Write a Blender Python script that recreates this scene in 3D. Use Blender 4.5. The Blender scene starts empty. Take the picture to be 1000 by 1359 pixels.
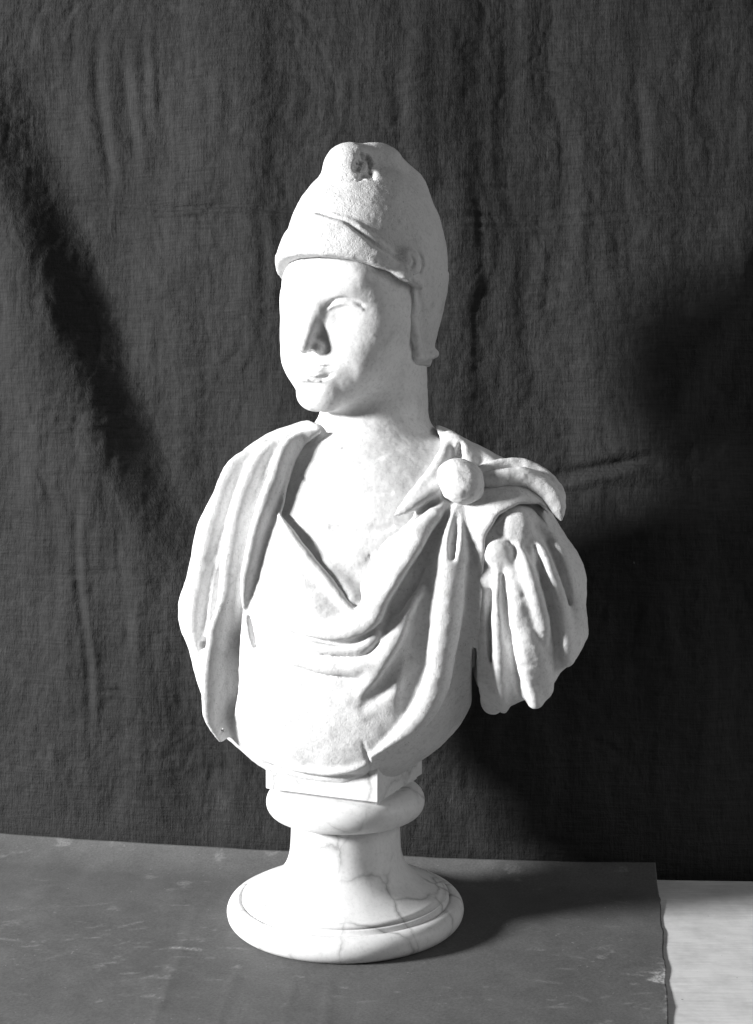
import bpy, math, random
import numpy as np
from mathutils import Vector
random.seed(7); np.random.seed(7)
C = bpy.context.scene.collection
# ------------------------------------------------------------------ camera, world, key lamp, exposure
K = 0.00075            # metres per design unit
FD = 1600.0            # camera distance in design units
ZT = -618.0            # table height in design units (0 = camera height)
def world(p):          # design units (x right, y away, z up) -> metres, table top at z = 0
    p = np.asarray(p, dtype=np.float64)
    return np.stack([p[..., 0] * K, p[..., 1] * K, (p[..., 2] - ZT) * K], -1)
cam_d = bpy.data.cameras.new('camera'); cam = bpy.data.objects.new('camera', cam_d); C.objects.link(cam)
cam_d.sensor_fit = 'VERTICAL'; cam_d.sensor_height = 36.0
cam_d.lens = 36.0 * 1600.0 / 1359.0
cam_d.shift_y = -79.5 / 1359.0
cam_d.clip_start = 0.05; cam_d.clip_end = 50
cam.location = world([0, -FD, 0]); cam.rotation_euler = (math.radians(90), 0, 0)
bpy.context.scene.camera = cam
w = bpy.data.worlds.new('World'); bpy.context.scene.world = w; w.use_nodes = True
w.node_tree.nodes['Background'].inputs[0].default_value = (1, 1, 1, 1)
w.node_tree.nodes['Background'].inputs[1].default_value = 0.07
AZ, EL, LD = math.radians(73.5), math.radians(14), 3.6
tgt = Vector(world([0, 0, -150]))
ldir = Vector((-math.sin(AZ) * math.cos(EL), -math.cos(AZ) * math.cos(EL), math.sin(EL)))
ld = bpy.data.lights.new('studio_lamp', 'AREA'); ld.shape = 'DISK'; ld.size = 0.62; ld.energy = 400
lo = bpy.data.objects.new('studio_lamp', ld); C.objects.link(lo)
lo.location = tgt + ldir * LD
lo.rotation_euler = (-ldir).to_track_quat('-Z', 'Y').to_euler()
# weaker second source: soft fill lamp added at right to shape the shaded side
fdir = Vector((math.sin(math.radians(72)) * math.cos(math.radians(22)), -math.cos(math.radians(72)) * math.cos(math.radians(22)), math.sin(math.radians(22))))
fl = bpy.data.lights.new('fill_lamp', 'AREA'); fl.shape = 'RECTANGLE'; fl.size = 1.0; fl.size_y = 1.2; fl.energy = 12.5
fo = bpy.data.objects.new('fill_lamp', fl); C.objects.link(fo)
fo.location = tgt + fdir * 2.4; fo.rotation_euler = (-fdir).to_track_quat('-Z', 'Y').to_euler()
vs = bpy.context.scene.view_settings
bpy.context.scene.display_settings.display_device = 'sRGB'
vs.view_transform = 'Standard'; vs.look = 'None'; vs.exposure = 0.0; vs.gamma = 1.0

# ------------------------------------------------------------------ helpers: objects and materials
def empty(name, loc, label, cat):
    o = bpy.data.objects.new(name, None); C.objects.link(o); o.location = loc
    o.empty_display_size = 0.05
    o['label'] = label; o['category'] = cat
    return o
def link_mesh(name, verts, faces, mat, parent=None, origin=None, smooth=True):
    """verts in metres (world); faces an int array (n,4) or (n,3) or list"""
    me = bpy.data.meshes.new(name)
    verts = np.asarray(verts, dtype=np.float32)
    org = np.zeros(3) if origin is None else np.asarray(origin)
    v = verts - org.astype(np.float32)
    if isinstance(faces, np.ndarray):
        n, m = faces.shape
        me.vertices.add(len(v)); me.vertices.foreach_set('co', v.ravel())
        me.loops.add(n * m); me.loops.foreach_set('vertex_index', faces.astype(np.int32).ravel())
        me.polygons.add(n)
        me.polygons.foreach_set('loop_start', np.arange(0, n * m, m, dtype=np.int32))
        me.update(calc_edges=True)
    else:
        me.from_pydata([tuple(x) for x in v], [], faces)
    me.validate()
    me.polygons.foreach_set('use_smooth', np.full(len(me.polygons), smooth, dtype=bool))
    me.materials.append(mat)
    o = bpy.data.objects.new(name, me); C.objects.link(o)
    if parent is not None:
        o.parent = parent
    if origin is not None and parent is None:
        o.location = org
    return o

class NT:
    def __init__(s, name):
        s.m = bpy.data.materials.new(name); s.m.use_nodes = True
        s.t = s.m.node_tree; s.b = s.t.nodes['Principled BSDF']
        s.tc = s.t.nodes.new('ShaderNodeTexCoord')
    def n(s, t, **kw):
        x = s.t.nodes.new('ShaderNode' + t)
        for k, v in kw.items():
            if k in x.inputs.keys(): x.inputs[k].default_value = v
            else: setattr(x, k, v)
        return x
    def l(s, a, b): s.t.links.new(a, b)
    def mapped(s, scale=(1, 1, 1), loc=(0, 0, 0), rot=(0, 0, 0)):
        mp = s.n('Mapping'); mp.inputs['Scale'].default_value = scale
        mp.inputs['Location'].default_value = loc; mp.inputs['Rotation'].default_value = rot
        s.l(s.tc.outputs['Object'], mp.inputs['Vector']); return mp.outputs['Vector']
    def noise(s, vec, scale, detail=4, rough=0.55, dist=0.0):
        x = s.n('TexNoise'); x.inputs['Scale'].default_value = scale; x.inputs['Detail'].default_value = detail
        x.inputs['Roughness'].default_value = rough; x.inputs['Distortion'].default_value = dist
        s.l(vec, x.inputs['Vector']); return x.outputs['Fac']
    def ramp(s, fac, stops):
        r = s.n('ValToRGB'); e = r.color_ramp.elements
        e[0].position, e[1].position = stops[0][0], stops[-1][0]
        g = stops[0][1]; e[0].color = (g, g, g, 1); g = stops[-1][1]; e[1].color = (g, g, g, 1)
        for p, g in stops[1:-1]:
            q = e.new(p); q.color = (g, g, g, 1)
        s.l(fac, r.inputs['Fac']); return r.outputs['Color']
    def math(s, op, a, b=0.5, clamp=False):
        x = s.n('Math', operation=op, use_clamp=clamp)
        for i, q in enumerate((a, b)):
            if isinstance(q, (int, float)): x.inputs[i].default_value = q
            else: s.l(q, x.inputs[i])
        return x.outputs[0]
    def mix(s, fac, a, b, mode='MIX'):
        x = s.n('Mix', data_type='RGBA', blend_type=mode)
        for i, q in ((0, fac), (6, a), (7, b)):
            if isinstance(q, (int, float)):
                x.inputs[i].default_value = q if i == 0 else (q, q, q, 1)
            else: s.l(q, x.inputs[i])
        return x.outputs[2]
    def bump(s, h, strength, dist, prev=None):
        x = s.n('Bump'); x.inputs['Strength'].default_value = strength; x.inputs['Distance'].default_value = dist
        s.l(h, x.inputs['Height'])
        if prev is not None: s.l(prev, x.inputs['Normal'])
        return x.outputs['Normal']
    def done(s, col, rough, nrm=None, spec=0.5):
        for k, q in (('Base Color', col), ('Roughness', rough)):
            if isinstance(q, (int, float)):
                s.b.inputs[k].default_value = q if k == 'Roughness' else (q, q, q, 1)
            else: s.l(q, s.b.inputs[k])
        s.b.inputs['Specular IOR Level'].default_value = spec
        if nrm is not None: s.l(nrm, s.b.inputs['Normal'])
        return s.m

def marble(name, base, grain, pits, veins):
    t = NT(name); v = t.mapped()
    big = t.noise(v, 14, 5, 0.6, 0.4)
    fine = t.noise(v, 900, 3, 0.7)
    mid = t.noise(v, 300, 5, 0.7)
    col = t.ramp(big, [(0.3, base * 0.90), (0.55, base), (0.75, base * 1.05)])
    col = t.mix(0.62 if not veins else 0.4, col, t.ramp(mid, [(0.3, 0.62), (0.5, 0.95), (0.7, 1.0)]), 'MULTIPLY')
    # dark specks and grime pits
    vo = t.n('TexVoronoi', feature='F1'); vo.inputs['Scale'].default_value = 300; t.l(v, vo.inputs['Vector'])
    sp = t.math('LESS_THAN', vo.outputs['Distance'], 0.16)
    sel = t.math('GREATER_THAN', t.noise(v, 60, 2), 0.63)
    spk = t.math('MULTIPLY', sp, sel)
    col = t.mix(t.math('MULTIPLY', spk, 0.55 * pits), col, 0.22)
    if veins:
        wv = t.n('VectorMath', operation='ADD'); nz = t.n('TexNoise'); nz.inputs['Scale'].default_value = 16; nz.inputs['Detail'].default_value = 5
        t.l(v, nz.inputs['Vector']); scv = t.n('VectorMath', operation='SCALE'); scv.inputs['Scale'].default_value = 0.055
        t.l(nz.outputs['Color'], scv.inputs[0]); t.l(t.mapped((1, 1, 0.7), (0.31, 0.12, 0.05), (0.3, 0.35, 0.2)), wv.inputs[0]); t.l(scv.outputs[0], wv.inputs[1])
        ve = t.n('TexVoronoi', feature='DISTANCE_TO_EDGE'); ve.inputs['Scale'].default_value = 17; t.l(wv.outputs[0], ve.inputs['Vector'])
        vein = t.ramp(ve.outputs['Distance'], [(0.0, 1.0), (0.02, 0.45), (0.07, 0.0)])
        msk = t.ramp(t.noise(v, 20, 3), [(0.40, 0.0), (0.62, 1.0)])
        col = t.mix(t.math('MULTIPLY', t.math('MULTIPLY', vein, msk), 0.85), col, 0.22)
        cloud = t.ramp(t.noise(v, 15, 5, 0.6, 0.6), [(0.5, 0.0), (0.75, 1.0)])
        col = t.mix(t.math('MULTIPLY', cloud, 0.3), col, 0.42)
    stain = t.noise(v, 34, 6, 0.68, 0.5)
    col = t.mix(0.32 if not veins else 0.15, col, t.ramp(stain, [(0.30, 0.45), (0.46, 0.92), (0.6, 1.0)]), 'MULTIPLY')
    h = t.math('ADD', fine, t.math('MULTIPLY', mid, 0.8))
    pit = t.math('MULTIPLY', t.ramp(vo.outputs['Distance'], [(0.0, 0.0), (0.35, 1.0)]), 0.35 * pits)
    h = t.math('ADD', h, pit)
    nrm = t.bump(h, grain, 0.0008)
    return t.done(col, 0.62 if not veins else 0.38, nrm, 0.35)
M_bust = marble('weathered_marble', 0.74, 0.55, 1.0, False)
M_face = marble('smooth_marble', 0.74, 0.30, 0.7, False)
M_rough = marble('pitted_marble', 0.70, 0.95, 1.4, False)
M_socle = marble('veined_marble', 0.78, 0.12, 0.35, True)

# ------------------------------------------------------------------ helpers: numeric noise, implicit modelling
def hash3(i, j, k, seed):
    h = (i.astype(np.int64) * 374761393 + j.astype(np.int64) * 668265263 + k.astype(np.int64) * 2147483647 + seed * 1274126177) & 0xffffffff
    h = ((h ^ (h >> 13)) * 1274126177) & 0xffffffff
    h = ((h ^ (h >> 16)) * 2246822519) & 0xffffffff
    return ((h ^ (h >> 15)) & 0xffffff) / float(0x1000000) * 2 - 1
def vnoise(x, y, z, seed=0):
    xi, yi, zi = np.floor(x), np.floor(y), np.floor(z)
    fx, fy, fz = x - xi, y - yi, z - zi
    sx, sy, sz = [t * t * t * (t * (t * 6 - 15) + 10) for t in (fx, fy, fz)]
    r = 0
    for a in (0, 1):
        wx = sx if a else 1 - sx
        for b in (0, 1):
            wy = sy if b else 1 - sy
            for c in (0, 1):
                wz = sz if c else 1 - sz
                r = r + wx * wy * wz * hash3(xi + a, yi + b, zi + c, seed)
    return r
def fbm(x, y, z, octv=4, seed=0, gain=0.5):
    r, a, f = 0, 1.0, 1.0
    for o in range(octv):
        r = r + a * vnoise(x * f, y * f, z * f, seed + o * 17); a *= gain; f *= 2.03
    return r
def smin(a, b, k):
    if k <= 0: return np.minimum(a, b)
    h = np.maximum(k - np.abs(a - b), 0) / k
    return np.minimum(a, b) - h * h * k * 0.25
def smax(a, b, k): return -smin(-a, -b, k)
def ell(x, y, z, c, r):
    px, py, pz = (x - c[0]) / r[0], (y - c[1]) / r[1], (z - c[2]) / r[2]
    k0 = np.sqrt(px * px + py * py + pz * pz) + 1e-6
    k1 = np.sqrt((px / r[0]) ** 2 + (py / r[1]) ** 2 + (pz / r[2]) ** 2) + 1e-9
    return k0 * (k0 - 1) / k1
def cap(x, y, z, a, b, ra, rb):
    a = np.asarray(a, float); b = np.asarray(b, float); d = b - a
    t = ((x - a[0]) * d[0] + (y - a[1]) * d[1] + (z - a[2]) * d[2]) / max(d @ d, 1e-9)
    t = np.clip(t, 0, 1)
    return np.sqrt((x - a[0] - t * d[0]) ** 2 + (y - a[1] - t * d[1]) ** 2 + (z - a[2] - t * d[2]) ** 2) - (ra + t * (rb - ra))
def chain(x, y, z, pts, k=0):
    """pts: (x,y,z,r)"""
    d = None
    for p, q in zip(pts[:-1], pts[1:]):
        e = cap(x, y, z, p[:3], q[:3], p[3], q[3])
        d = e if d is None else smin(d, e, k)
    return d
def W(u, v, y):        # photo position at depth y -> design point
    s = 1 + y / FD
    return np.array([(u - 500) * s, y, (600 - v) * s])
def WR(u, v, y, r): return tuple(W(u, v, y)) + (r,)

class Grid:
    def __init__(s, lo, hi, h):
        s.lo = np.array(lo, float); s.h = h
        s.n = np.ceil((np.array(hi) - s.lo) / h).astype(int) + 1
        ax = [(s.lo[i] + h * np.arange(s.n[i])).astype(np.float32) for i in range(3)]
        s.ax = ax
        s.F = None
    def xyz(s, sl=(slice(None),) * 3):
        return s.ax[0][sl[0]][:, None, None], s.ax[1][sl[1]][None, :, None], s.ax[2][sl[2]][None, None, :]
    def box(s, lo, hi):
        sl = []
        for i in range(3):
            a = int(np.clip(math.floor((lo[i] - s.lo[i]) / s.h), 0, s.n[i]))
            b = int(np.clip(math.ceil((hi[i] - s.lo[i]) / s.h) + 1, 0, s.n[i]))
            sl.append(slice(a, b))
        return tuple(sl)
    def fill(s, fn):
        x, y, z = s.xyz()
        s.F = np.empty(tuple(s.n), np.float32)
        st = 40
        for i in range(0, s.n[0], st):
            s.F[i:i + st] = fn(x[i:i + st], y, z)
    def op(s, fn, lo, hi, k, mode='add'):
        m = k + 3 * s.h
        sl = s.box(np.asarray(lo) - m, np.asarray(hi) + m)
        if any(q.stop <= q.start for q in sl): return
        d = fn(*s.xyz(sl)).astype(np.float32)
        if mode == 'add': s.F[sl] = smin(s.F[sl], d, k)
        else: s.F[sl] = smax(s.F[sl], -d, k)
    def cone(s, pts, k, mode='add'):
        P = np.array([p[:3] for p in pts]); R = np.array([p[3] for p in pts])
        for i in range(len(pts) - 1):
            lo = np.minimum(P[i] - R[i], P[i + 1] - R[i + 1]); hi = np.maximum(P[i] + R[i], P[i + 1] + R[i + 1])
        lo = (P - R[:, None]).min(0); hi = (P + R[:, None]).max(0)
        s.op(lambda x, y, z: chain(x, y, z, pts), lo, hi, k, mode)
    def ball(s, c, r, k, mode='add'):
        c = np.asarray(c, float); r = np.full(3, r) if np.isscalar(r) else np.asarray(r, float)
        s.op(lambda x, y, z: ell(x, y, z, c, r), c - r, c + r, k, mode)
    def stroke(s, P, N, wd, ht, k, mode='add'):
        """ridge or groove along points P; half width wd, half height ht measured along normals N"""
        wd = np.broadcast_to(wd, len(P)).astype(float); ht = np.broadcast_to(ht, len(P)).astype(float)
        m = max(wd.max(), ht.max())
        lo = P.min(0) - m; hi = P.max(0) + m
        def fn(x, y, z):
            best = None
            for i in range(len(P) - 1):
                a, b = P[i], P[i + 1]; d = b - a
                t = np.clip(((x - a[0]) * d[0] + (y - a[1]) * d[1] + (z - a[2]) * d[2]) / max(d @ d, 1e-9), 0, 1)
                qx, qy, qz = x - a[0] - t * d[0], y - a[1] - t * d[1], z - a[2] - t * d[2]
                n = N[i] + N[i + 1]; n = n / np.linalg.norm(n)
                qn = qx * n[0] + qy * n[1] + qz * n[2]
                wq = wd[i] + t * (wd[i + 1] - wd[i]); hq = ht[i] + t * (ht[i + 1] - ht[i])
                r2 = qx * qx + qy * qy + qz * qz
                e = (np.sqrt(np.maximum(r2 - qn * qn, 0) + (qn * wq / hq) ** 2 + 1e-9) - wq) * np.minimum(1, hq / wq)
                best = e if best is None else np.minimum(best, e)
            return best
        s.op(fn, lo, hi, k, mode)
    def mesh(s, rough=0.0, rscale=0.05, seed=3):
        F = s.F
        ins = F < 0
        cs = tuple(n - 1 for n in F.shape)
        cnt = np.zeros(cs, np.int8)
        for a in (0, 1):
            for b in (0, 1):
                for c in (0, 1):
                    cnt += ins[a:a + cs[0], b:b + cs[1], c:c + cs[2]]
        act = (cnt > 0) & (cnt < 8)
        I = np.argwhere(act)
        idx = np.full(cs, -1, np.int32); idx[act] = np.arange(len(I), dtype=np.int32)
        off = np.array([(a, b, c) for a in (0, 1) for b in (0, 1) for c in (0, 1)])
        V = np.stack([F[I[:, 0] + o[0], I[:, 1] + o[1], I[:, 2] + o[2]] for o in off], 1)
        acc = np.zeros((len(I), 3)); n = np.zeros(len(I))
        for p in range(8):
            for q in range(p + 1, 8):
                if np.abs(off[p] - off[q]).sum() != 1: continue
                f0, f1 = V[:, p], V[:, q]
                m = (f0 < 0) != (f1 < 0)
                t = np.where(m, f0 / np.where(m, f0 - f1, 1), 0)
                pos = off[p][None] + t[:, None] * (off[q] - off[p])[None]
                acc += pos * m[:, None]; n += m
        P = s.lo + s.h * (I + acc / n[:, None])
        quads = []
        for ax in range(3):
            u, v = (ax + 1) % 3, (ax + 2) % 3
            sa = [slice(None)] * 3; sb = [slice(None)] * 3
            sa[ax] = slice(0, -1); sb[ax] = slice(1, None)
            A, B = ins[tuple(sa)], ins[tuple(sb)]
            E = np.argwhere(A != B)
            E = E[(E[:, u] > 0) & (E[:, v] > 0) & (E[:, u] < cs[u]) & (E[:, v] < cs[v])]
            flip = ~A[E[:, 0], E[:, 1], E[:, 2]]
            def at(du, dv):
                Q = E.copy(); Q[:, u] += du; Q[:, v] += dv
                return idx[Q[:, 0], Q[:, 1], Q[:, 2]]
            q = np.stack([at(-1, -1), at(0, -1), at(0, 0), at(-1, 0)], 1)
            q[flip] = q[flip][:, ::-1]
            quads.append(q)
        Q = np.concatenate(quads)
        # relax slightly
        for it in range(2):
            S = np.zeros_like(P); c = np.zeros(len(P))
            for a in range(4):
                for b in (1, 3):
                    np.add.at(S, Q[:, a], P[Q[:, (a + b) % 4]]); np.add.at(c, Q[:, a], 1)
            P = P * 0.5 + 0.5 * S / np.maximum(c, 1)[:, None]
        if rough > 0:
            nrm = np.cross(P[Q[:, 2]] - P[Q[:, 0]], P[Q[:, 3]] - P[Q[:, 1]])
            Nn = np.zeros_like(P)
            for a in range(4): np.add.at(Nn, Q[:, a], nrm)
            Nn /= np.linalg.norm(Nn, axis=1)[:, None] + 1e-9
            d = fbm(P[:, 0] * rscale, P[:, 1] * rscale, P[:, 2] * rscale, 4, seed)
            P = P + Nn * (d * rough)[:, None]
        return world(P), Q

# ------------------------------------------------------------------ the torso's implicit base
A0 = math.radians(24)
Rv = np.array([math.cos(A0), -math.sin(A0), 0]); Fv = np.array([-math.sin(A0), -math.cos(A0), 0])
TC = W(458, 800, 0)
def torso_core(x, y, z):
    X, Y, Z = x - TC[0], y - TC[1], z - TC[2]
    a = X * Rv[0] + Y * Rv[1]; b = X * Fv[0] + Y * Fv[1]
    A, B, H, n = 196.0 - (a > 0) * (26.0 * np.clip(-Z / 200, 0, 1) + 6 + 46 * np.clip((-Z - 140) / 90, 0, 1) ** 2), 122.0, 232.0, 2.6
    g = ((np.abs(a) / A) ** 2.3 + (np.abs(b) / B) ** 2.3) ** (n / 2.3) + (np.abs(Z) / H) ** n
    g = np.maximum(g, 1e-6) ** (1 / n)
    return (1 - 1 / np.maximum(g, 0.05)) * np.sqrt(a * a + b * b + Z * Z + 1) * 0.8
L_arm = [WR(440, 655, 20, 72), WR(338, 730, 64, 66), WR(305, 812, 62, 58), WR(311, 876, 45, 38), WR(326, 922, 30, 37)]
R_arm = [WR(560, 655, -5, 82), WR(662, 712, -62, 84), WR(698, 790, -80, 76), WR(700, 850, -76, 72)]
def base(x, y, z):
    d = torso_core(x, y, z)
    d = smin(d, chain(x, y, z, L_arm, 10), 34)
    d = smin(d, chain(x, y, z, R_arm, 10), 30)
    return d
def sdf_at(fn, P):
    P = np.atleast_2d(P)
    return np.asarray(fn(P[:, 0], P[:, 1], P[:, 2]))
def normal_at(fn, P, e=2.0):
    g = np.stack([sdf_at(fn, P + e * d) - sdf_at(fn, P - e * d) for d in np.eye(3)], 1)
    return g / (np.linalg.norm(g, axis=1)[:, None] + 1e-9)
CAM = np.array([0, -FD, 0.0])
def cast(fn, uv, miss=40.0):
    """first surface point of fn seen at photo positions uv; near misses slide to the closest point"""
    uv = np.asarray(uv, float)
    D = np.stack([uv[:, 0] - 500, np.full(len(uv), FD), 600 - uv[:, 1]], 1)
    D /= np.linalg.norm(D, axis=1)[:, None]
    t = np.full(len(uv), FD - 320.0); best = np.full(len(uv), 1e9); tb = t.copy()
    for i in range(160):
        d = sdf_at(fn, CAM + D * t[:, None])
        up = d < best; tb = np.where(up, t, tb); best = np.minimum(best, d)
        t = t + np.where(d > 0.15, np.clip(d * 0.7, 0.3, 40), 0)
        t = np.minimum(t, FD + 260)
    hit = best < 0.6
    tt = np.where(hit, tb, tb)
    P = CAM + D * tt[:, None]
    return P, normal_at(fn, P)
def spline(pts, step=9.0):
    P = np.asarray(pts, float)
    if len(P) == 2: P = np.stack([P[0], P.mean(0), P[1]])
    Q = np.concatenate([[2 * P[0] - P[1]], P, [2 * P[-1] - P[-2]]])
    out = []
    for i in range(1, len(Q) - 2):
        n = max(2, int(np.linalg.norm((Q[i + 1] - Q[i])[:2]) / step))
        for t in np.arange(n) / n:
            a, b, c, d = Q[i - 1], Q[i], Q[i + 1], Q[i + 2]
            out.append(0.5 * (2 * b + (c - a) * t + (2 * a - 5 * b + 4 * c - d) * t * t + (3 * b - a - 3 * c + d) * t ** 3))
    out.append(P[-1]); return np.array(out)
def fold(g, fn, pts, wd, ht, k=5, mode='add', lift=0.0, taper=(0.35, 0.35)):
    """pts (u,v) or (u,v,w): a fold traced over the surface fn"""
    S = spline(pts)
    P, N = cast(fn, S[:, :2])
    if S.shape[1] > 2: wdv = S[:, 2]; htv = ht * wdv / wdv.max()
    else: wdv = np.full(len(S), float(wd)); htv = np.full(len(S), float(ht))
    t = np.linspace(0, 1, len(S))
    tp = np.minimum(1, np.minimum(taper[0] + (1 - taper[0]) * t / 0.18, taper[1] + (1 - taper[1]) * (1 - t) / 0.18))
    g.stroke(P + N * lift, N, np.maximum(wdv * tp, 1.6), np.maximum(htv * tp, 1.6), k, mode)
def sampled(g):
    def fn(x, y, z):
        q = [(np.asarray(c, float) - g.lo[i]) / g.h for i, c in enumerate((x, y, z))]
        out = np.zeros(np.broadcast(*q).shape)
        i0 = []; fr = []; far = 0
        for i in range(3):
            c = np.clip(q[i], 0, g.n[i] - 1.001); far = far + (c - q[i]) ** 2
            i0.append(np.floor(c).astype(int)); fr.append(c - np.floor(c))
        r = 0
        for a in (0, 1):
            for b in (0, 1):
                for c in (0, 1):
                    wgt = (fr[0] if a else 1 - fr[0]) * (fr[1] if b else 1 - fr[1]) * (fr[2] if c else 1 - fr[2])
                    r = r + wgt * g.F[i0[0] + a, i0[1] + b, i0[2] + c]
        return r + np.sqrt(far) * g.h
    return fn
def poly_sd(u, v, poly):
    P = np.asarray(poly, float); n = len(P)
    d = np.full(np.broadcast(u, v).shape, 1e9, np.float32); inside = np.zeros(d.shape, bool)
    for i in range(n):
        a, b = P[i], P[(i + 1) % n]; e = b - a
        wx, wy = u - a[0], v - a[1]
        t = np.clip((wx * e[0] + wy * e[1]) / (e @ e), 0, 1)
        d = np.minimum(d, (wx - t * e[0]) ** 2 + (wy - t * e[1]) ** 2)
        if abs(e[1]) > 1e-9:
            c = ((a[1] > v) != (b[1] > v)) & (u < e[0] * (v - a[1]) / e[1] + a[0])
            inside ^= c
    d = np.sqrt(d)
    return np.where(inside, -d, d)

bust = empty('marble_bust', tuple(world([-41, 0, ZT])), 'white marble bust of a capped youth in knotted cloak on a round veined socle', 'bust')
BO = np.array(bust.location)

# ------------------------------------------------------------------ head frame
YAW, ROLL = math.radians(34.5), math.radians(4)
HF = np.array([-math.sin(YAW), -math.cos(YAW), 0.0]); S0 = np.array([math.cos(YAW), -math.sin(YAW), 0.0]); Z0 = np.array([0, 0, 1.0])
HS = S0 * math.cos(ROLL) - Z0 * math.sin(ROLL); HU = Z0 * math.cos(ROLL) + S0 * math.sin(ROLL)
HC = np.array([-18.0, 5.0, 181.0])
def hl(s, f, z): return HC + s * HS + f * HF + z * HU
def to_head(x, y, z):
    X, Y, Z = x - HC[0], y - HC[1], z - HC[2]
    return (X * HS[0] + Y * HS[1] + Z * HS[2], X * HF[0] + Y * HF[1] + Z * HF[2], X * HU[0] + Y * HU[1] + Z * HU[2])
def ell_rot(x, y, z, c, r):
    s, f, q = to_head(x, y, z)
    return ell(s, f, q, c, r)

# ------------------------------------------------------------------ figure: face, neck, chest as one mesh
def figure_base(x, y, z):
    s, f, q = to_head(x, y, z)
    d = ell(s, f, q, (0, 0, 25), (97, 110, 108))
    d = smin(d, ell(s, f, q, (0, 30, -38), (81, 74, 84)), 22)
    a = np.abs(s)
    d = smin(d, cap(a, f, q, (58, 8, -66), (14, 79, -105), 25, 23), 22)
    d = smin(d, cap(a, f, q, (52, 50, -22), (42, 62, -58), 33, 32), 26)
    d = smin(d, ell(s, f, q, (0, 86, -106), (23, 21, 21)), 14)
    d = smin(d, ell(s, f, q, (0, 84, 36), (66, 26, 36)), 24)
    d = smin(d, cap(x, y, z, W(497, 640, 6), W(497, 470, 14), 74, 70), 14)
    return d
g = Grid((-150, -185, -270), (122, 120, 262), 1.5)
def fig(x, y, z):
    d = figure_base(x, y, z)
    d2 = base(x, y, z)
    return smin(d, d2, 26)
g.fill(fig)
def hop(fn, c, r, k, mode='add'):
    c = hl(*c); g.op(lambda x, y, z: fn(*to_head(x, y, z)), c - r, c + r, k, mode)
# brow, sockets, eyes, nose, mouth (mirrored pieces each placed on their own side)
for sg in (-1, 1):
    hop(lambda s, f, q: ell(s, f, q, (sg * 66, 50, 17), (26 if sg < 0 else 15, 30, 32)), (sg * 66, 50, 17), 40, 16)
    hop(lambda s, f, q: chain(s, f, q, [(sg * 8, 94, 14, 9), (sg * 30, 93, 22, 9), (sg * 52, 81, 20, 9), (sg * 70, 60, 8, 8)], 4), (sg * 36, 80, 16), 60, 12)
    hop(lambda s, f, q: ell(s, f, q, (sg * 42, 107, -4), (23, 12, 12)), (sg * 42, 107, -4), 34, 14, 'sub')
    hop(lambda s, f, q: ell(s, f, q, (sg * 33, 79, -3), (25, 17, 13)), (sg * 33, 79, -3), 30, 6)
    hop(lambda s, f, q: ell(s, f, q, (sg * 19, 86, -5), (9, 12, 9)), (sg * 19, 86, -5), 16, 10)
    hop(lambda s, f, q: chain(s, f, q, [(sg * 17, 94, -6, 2.6), (sg * 26, 98, 4, 3.4), (sg * 38, 97.5, 7.5, 3.8), (sg * 51, 91, 4, 3.4), (sg * 62, 81, -5, 2.6)]), (sg * 36, 84, 2), 34, 3)
    hop(lambda s, f, q: chain(s, f, q, [(sg * 18, 91, -8, 2.2), (sg * 28, 92.5, -13, 3.4), (sg * 40, 91, -14.5, 3.6), (sg * 56, 81, -9, 2.8)]), (sg * 36, 84, -9), 34, 4)
hop(lambda s, f, q: chain(s, f, q, [(0, 98, 20, 10), (0, 105, 0, 9), (0, 114, -28, 9), (0, 122.5, -46, 9.5)], 3), (0, 108, -18), 56, 12)
for sg in (-1, 1):
    hop(lambda s, f, q: ell(s, f, q, (sg * 11, 108, -49), (8.5, 10, 8)), (sg * 12, 110, -49), 22, 7)
    hop(lambda s, f, q: ell(s, f, q, (sg * 7, 114, -58), (5, 8, 5)), (sg * 7, 117, -58), 14, 3, 'sub')
hop(lambda s, f, q: ell(s, f, q, (0, 83, -76), (42, 25, 21)), (0, 83, -76), 50, 14)
hop(lambda s, f, q: chain(s, f, q, [(-28, 93, -81, 2.5), (-14, 105, -76, 4.6), (0, 108.5, -76.5, 4.6), (14, 105, -76, 4.6), (28, 93, -81, 2.5)], 2), (0, 104, -78), 46, 5)
hop(lambda s, f, q: chain(s, f, q, [(-27, 92, -84, 2.5), (-12, 106, -87.5, 5.6), (0, 109.5, -88, 5.8), (12, 106, -87.5, 5.6), (27, 92, -84, 2.5)], 2), (0, 104, -86), 44, 5)
hop(lambda s, f, q: chain(s, f, q, [(-28, 102, -82, 1.2), (-14, 111, -81, 2.0), (0, 114.5, -82, 2.2), (14, 111, -81, 2.0), (26, 102, -82, 1.2)]), (0, 108, -81), 48, 2.5, 'sub')
hop(lambda s, f, q: ell(s, f, q, (0, 110, -99), (20, 8, 5)), (0, 111, -99), 28, 5, 'sub')
fs = sampled(g)
lid = [[(437, 410, 1.6), (445, 404, 2.4), (456, 401.5, 2.8), (468, 404, 2.6), (481, 411, 1.6)], [(374, 399, 1.6), (381, 399.5, 2.0), (388, 404, 1.4)]]
for L in lid: fold(g, fs, [(u, v - 6, q * 0.5) for u, v, q in L], 0, 1.6, 3, 'sub', 0.2)
for L in lid: fold(g, fs, L, 0, 2.0, 1.6, 'add', 0.2)
fold(g, fs, [(396, 487, 1.2), (406, 486, 1.8), (414, 488, 1.8), (426, 486, 2.0), (438, 486.5, 2.2), (447, 487, 1.8)], 0, 5.0, 1.2, 'sub', 0.4)
fold(g, fs, [(396, 496, 1.6), (411, 501, 2.6), (427, 502, 3.4), (443, 496, 2.0)], 0, 7.0, 1.6, 'sub', 0.8)
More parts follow.
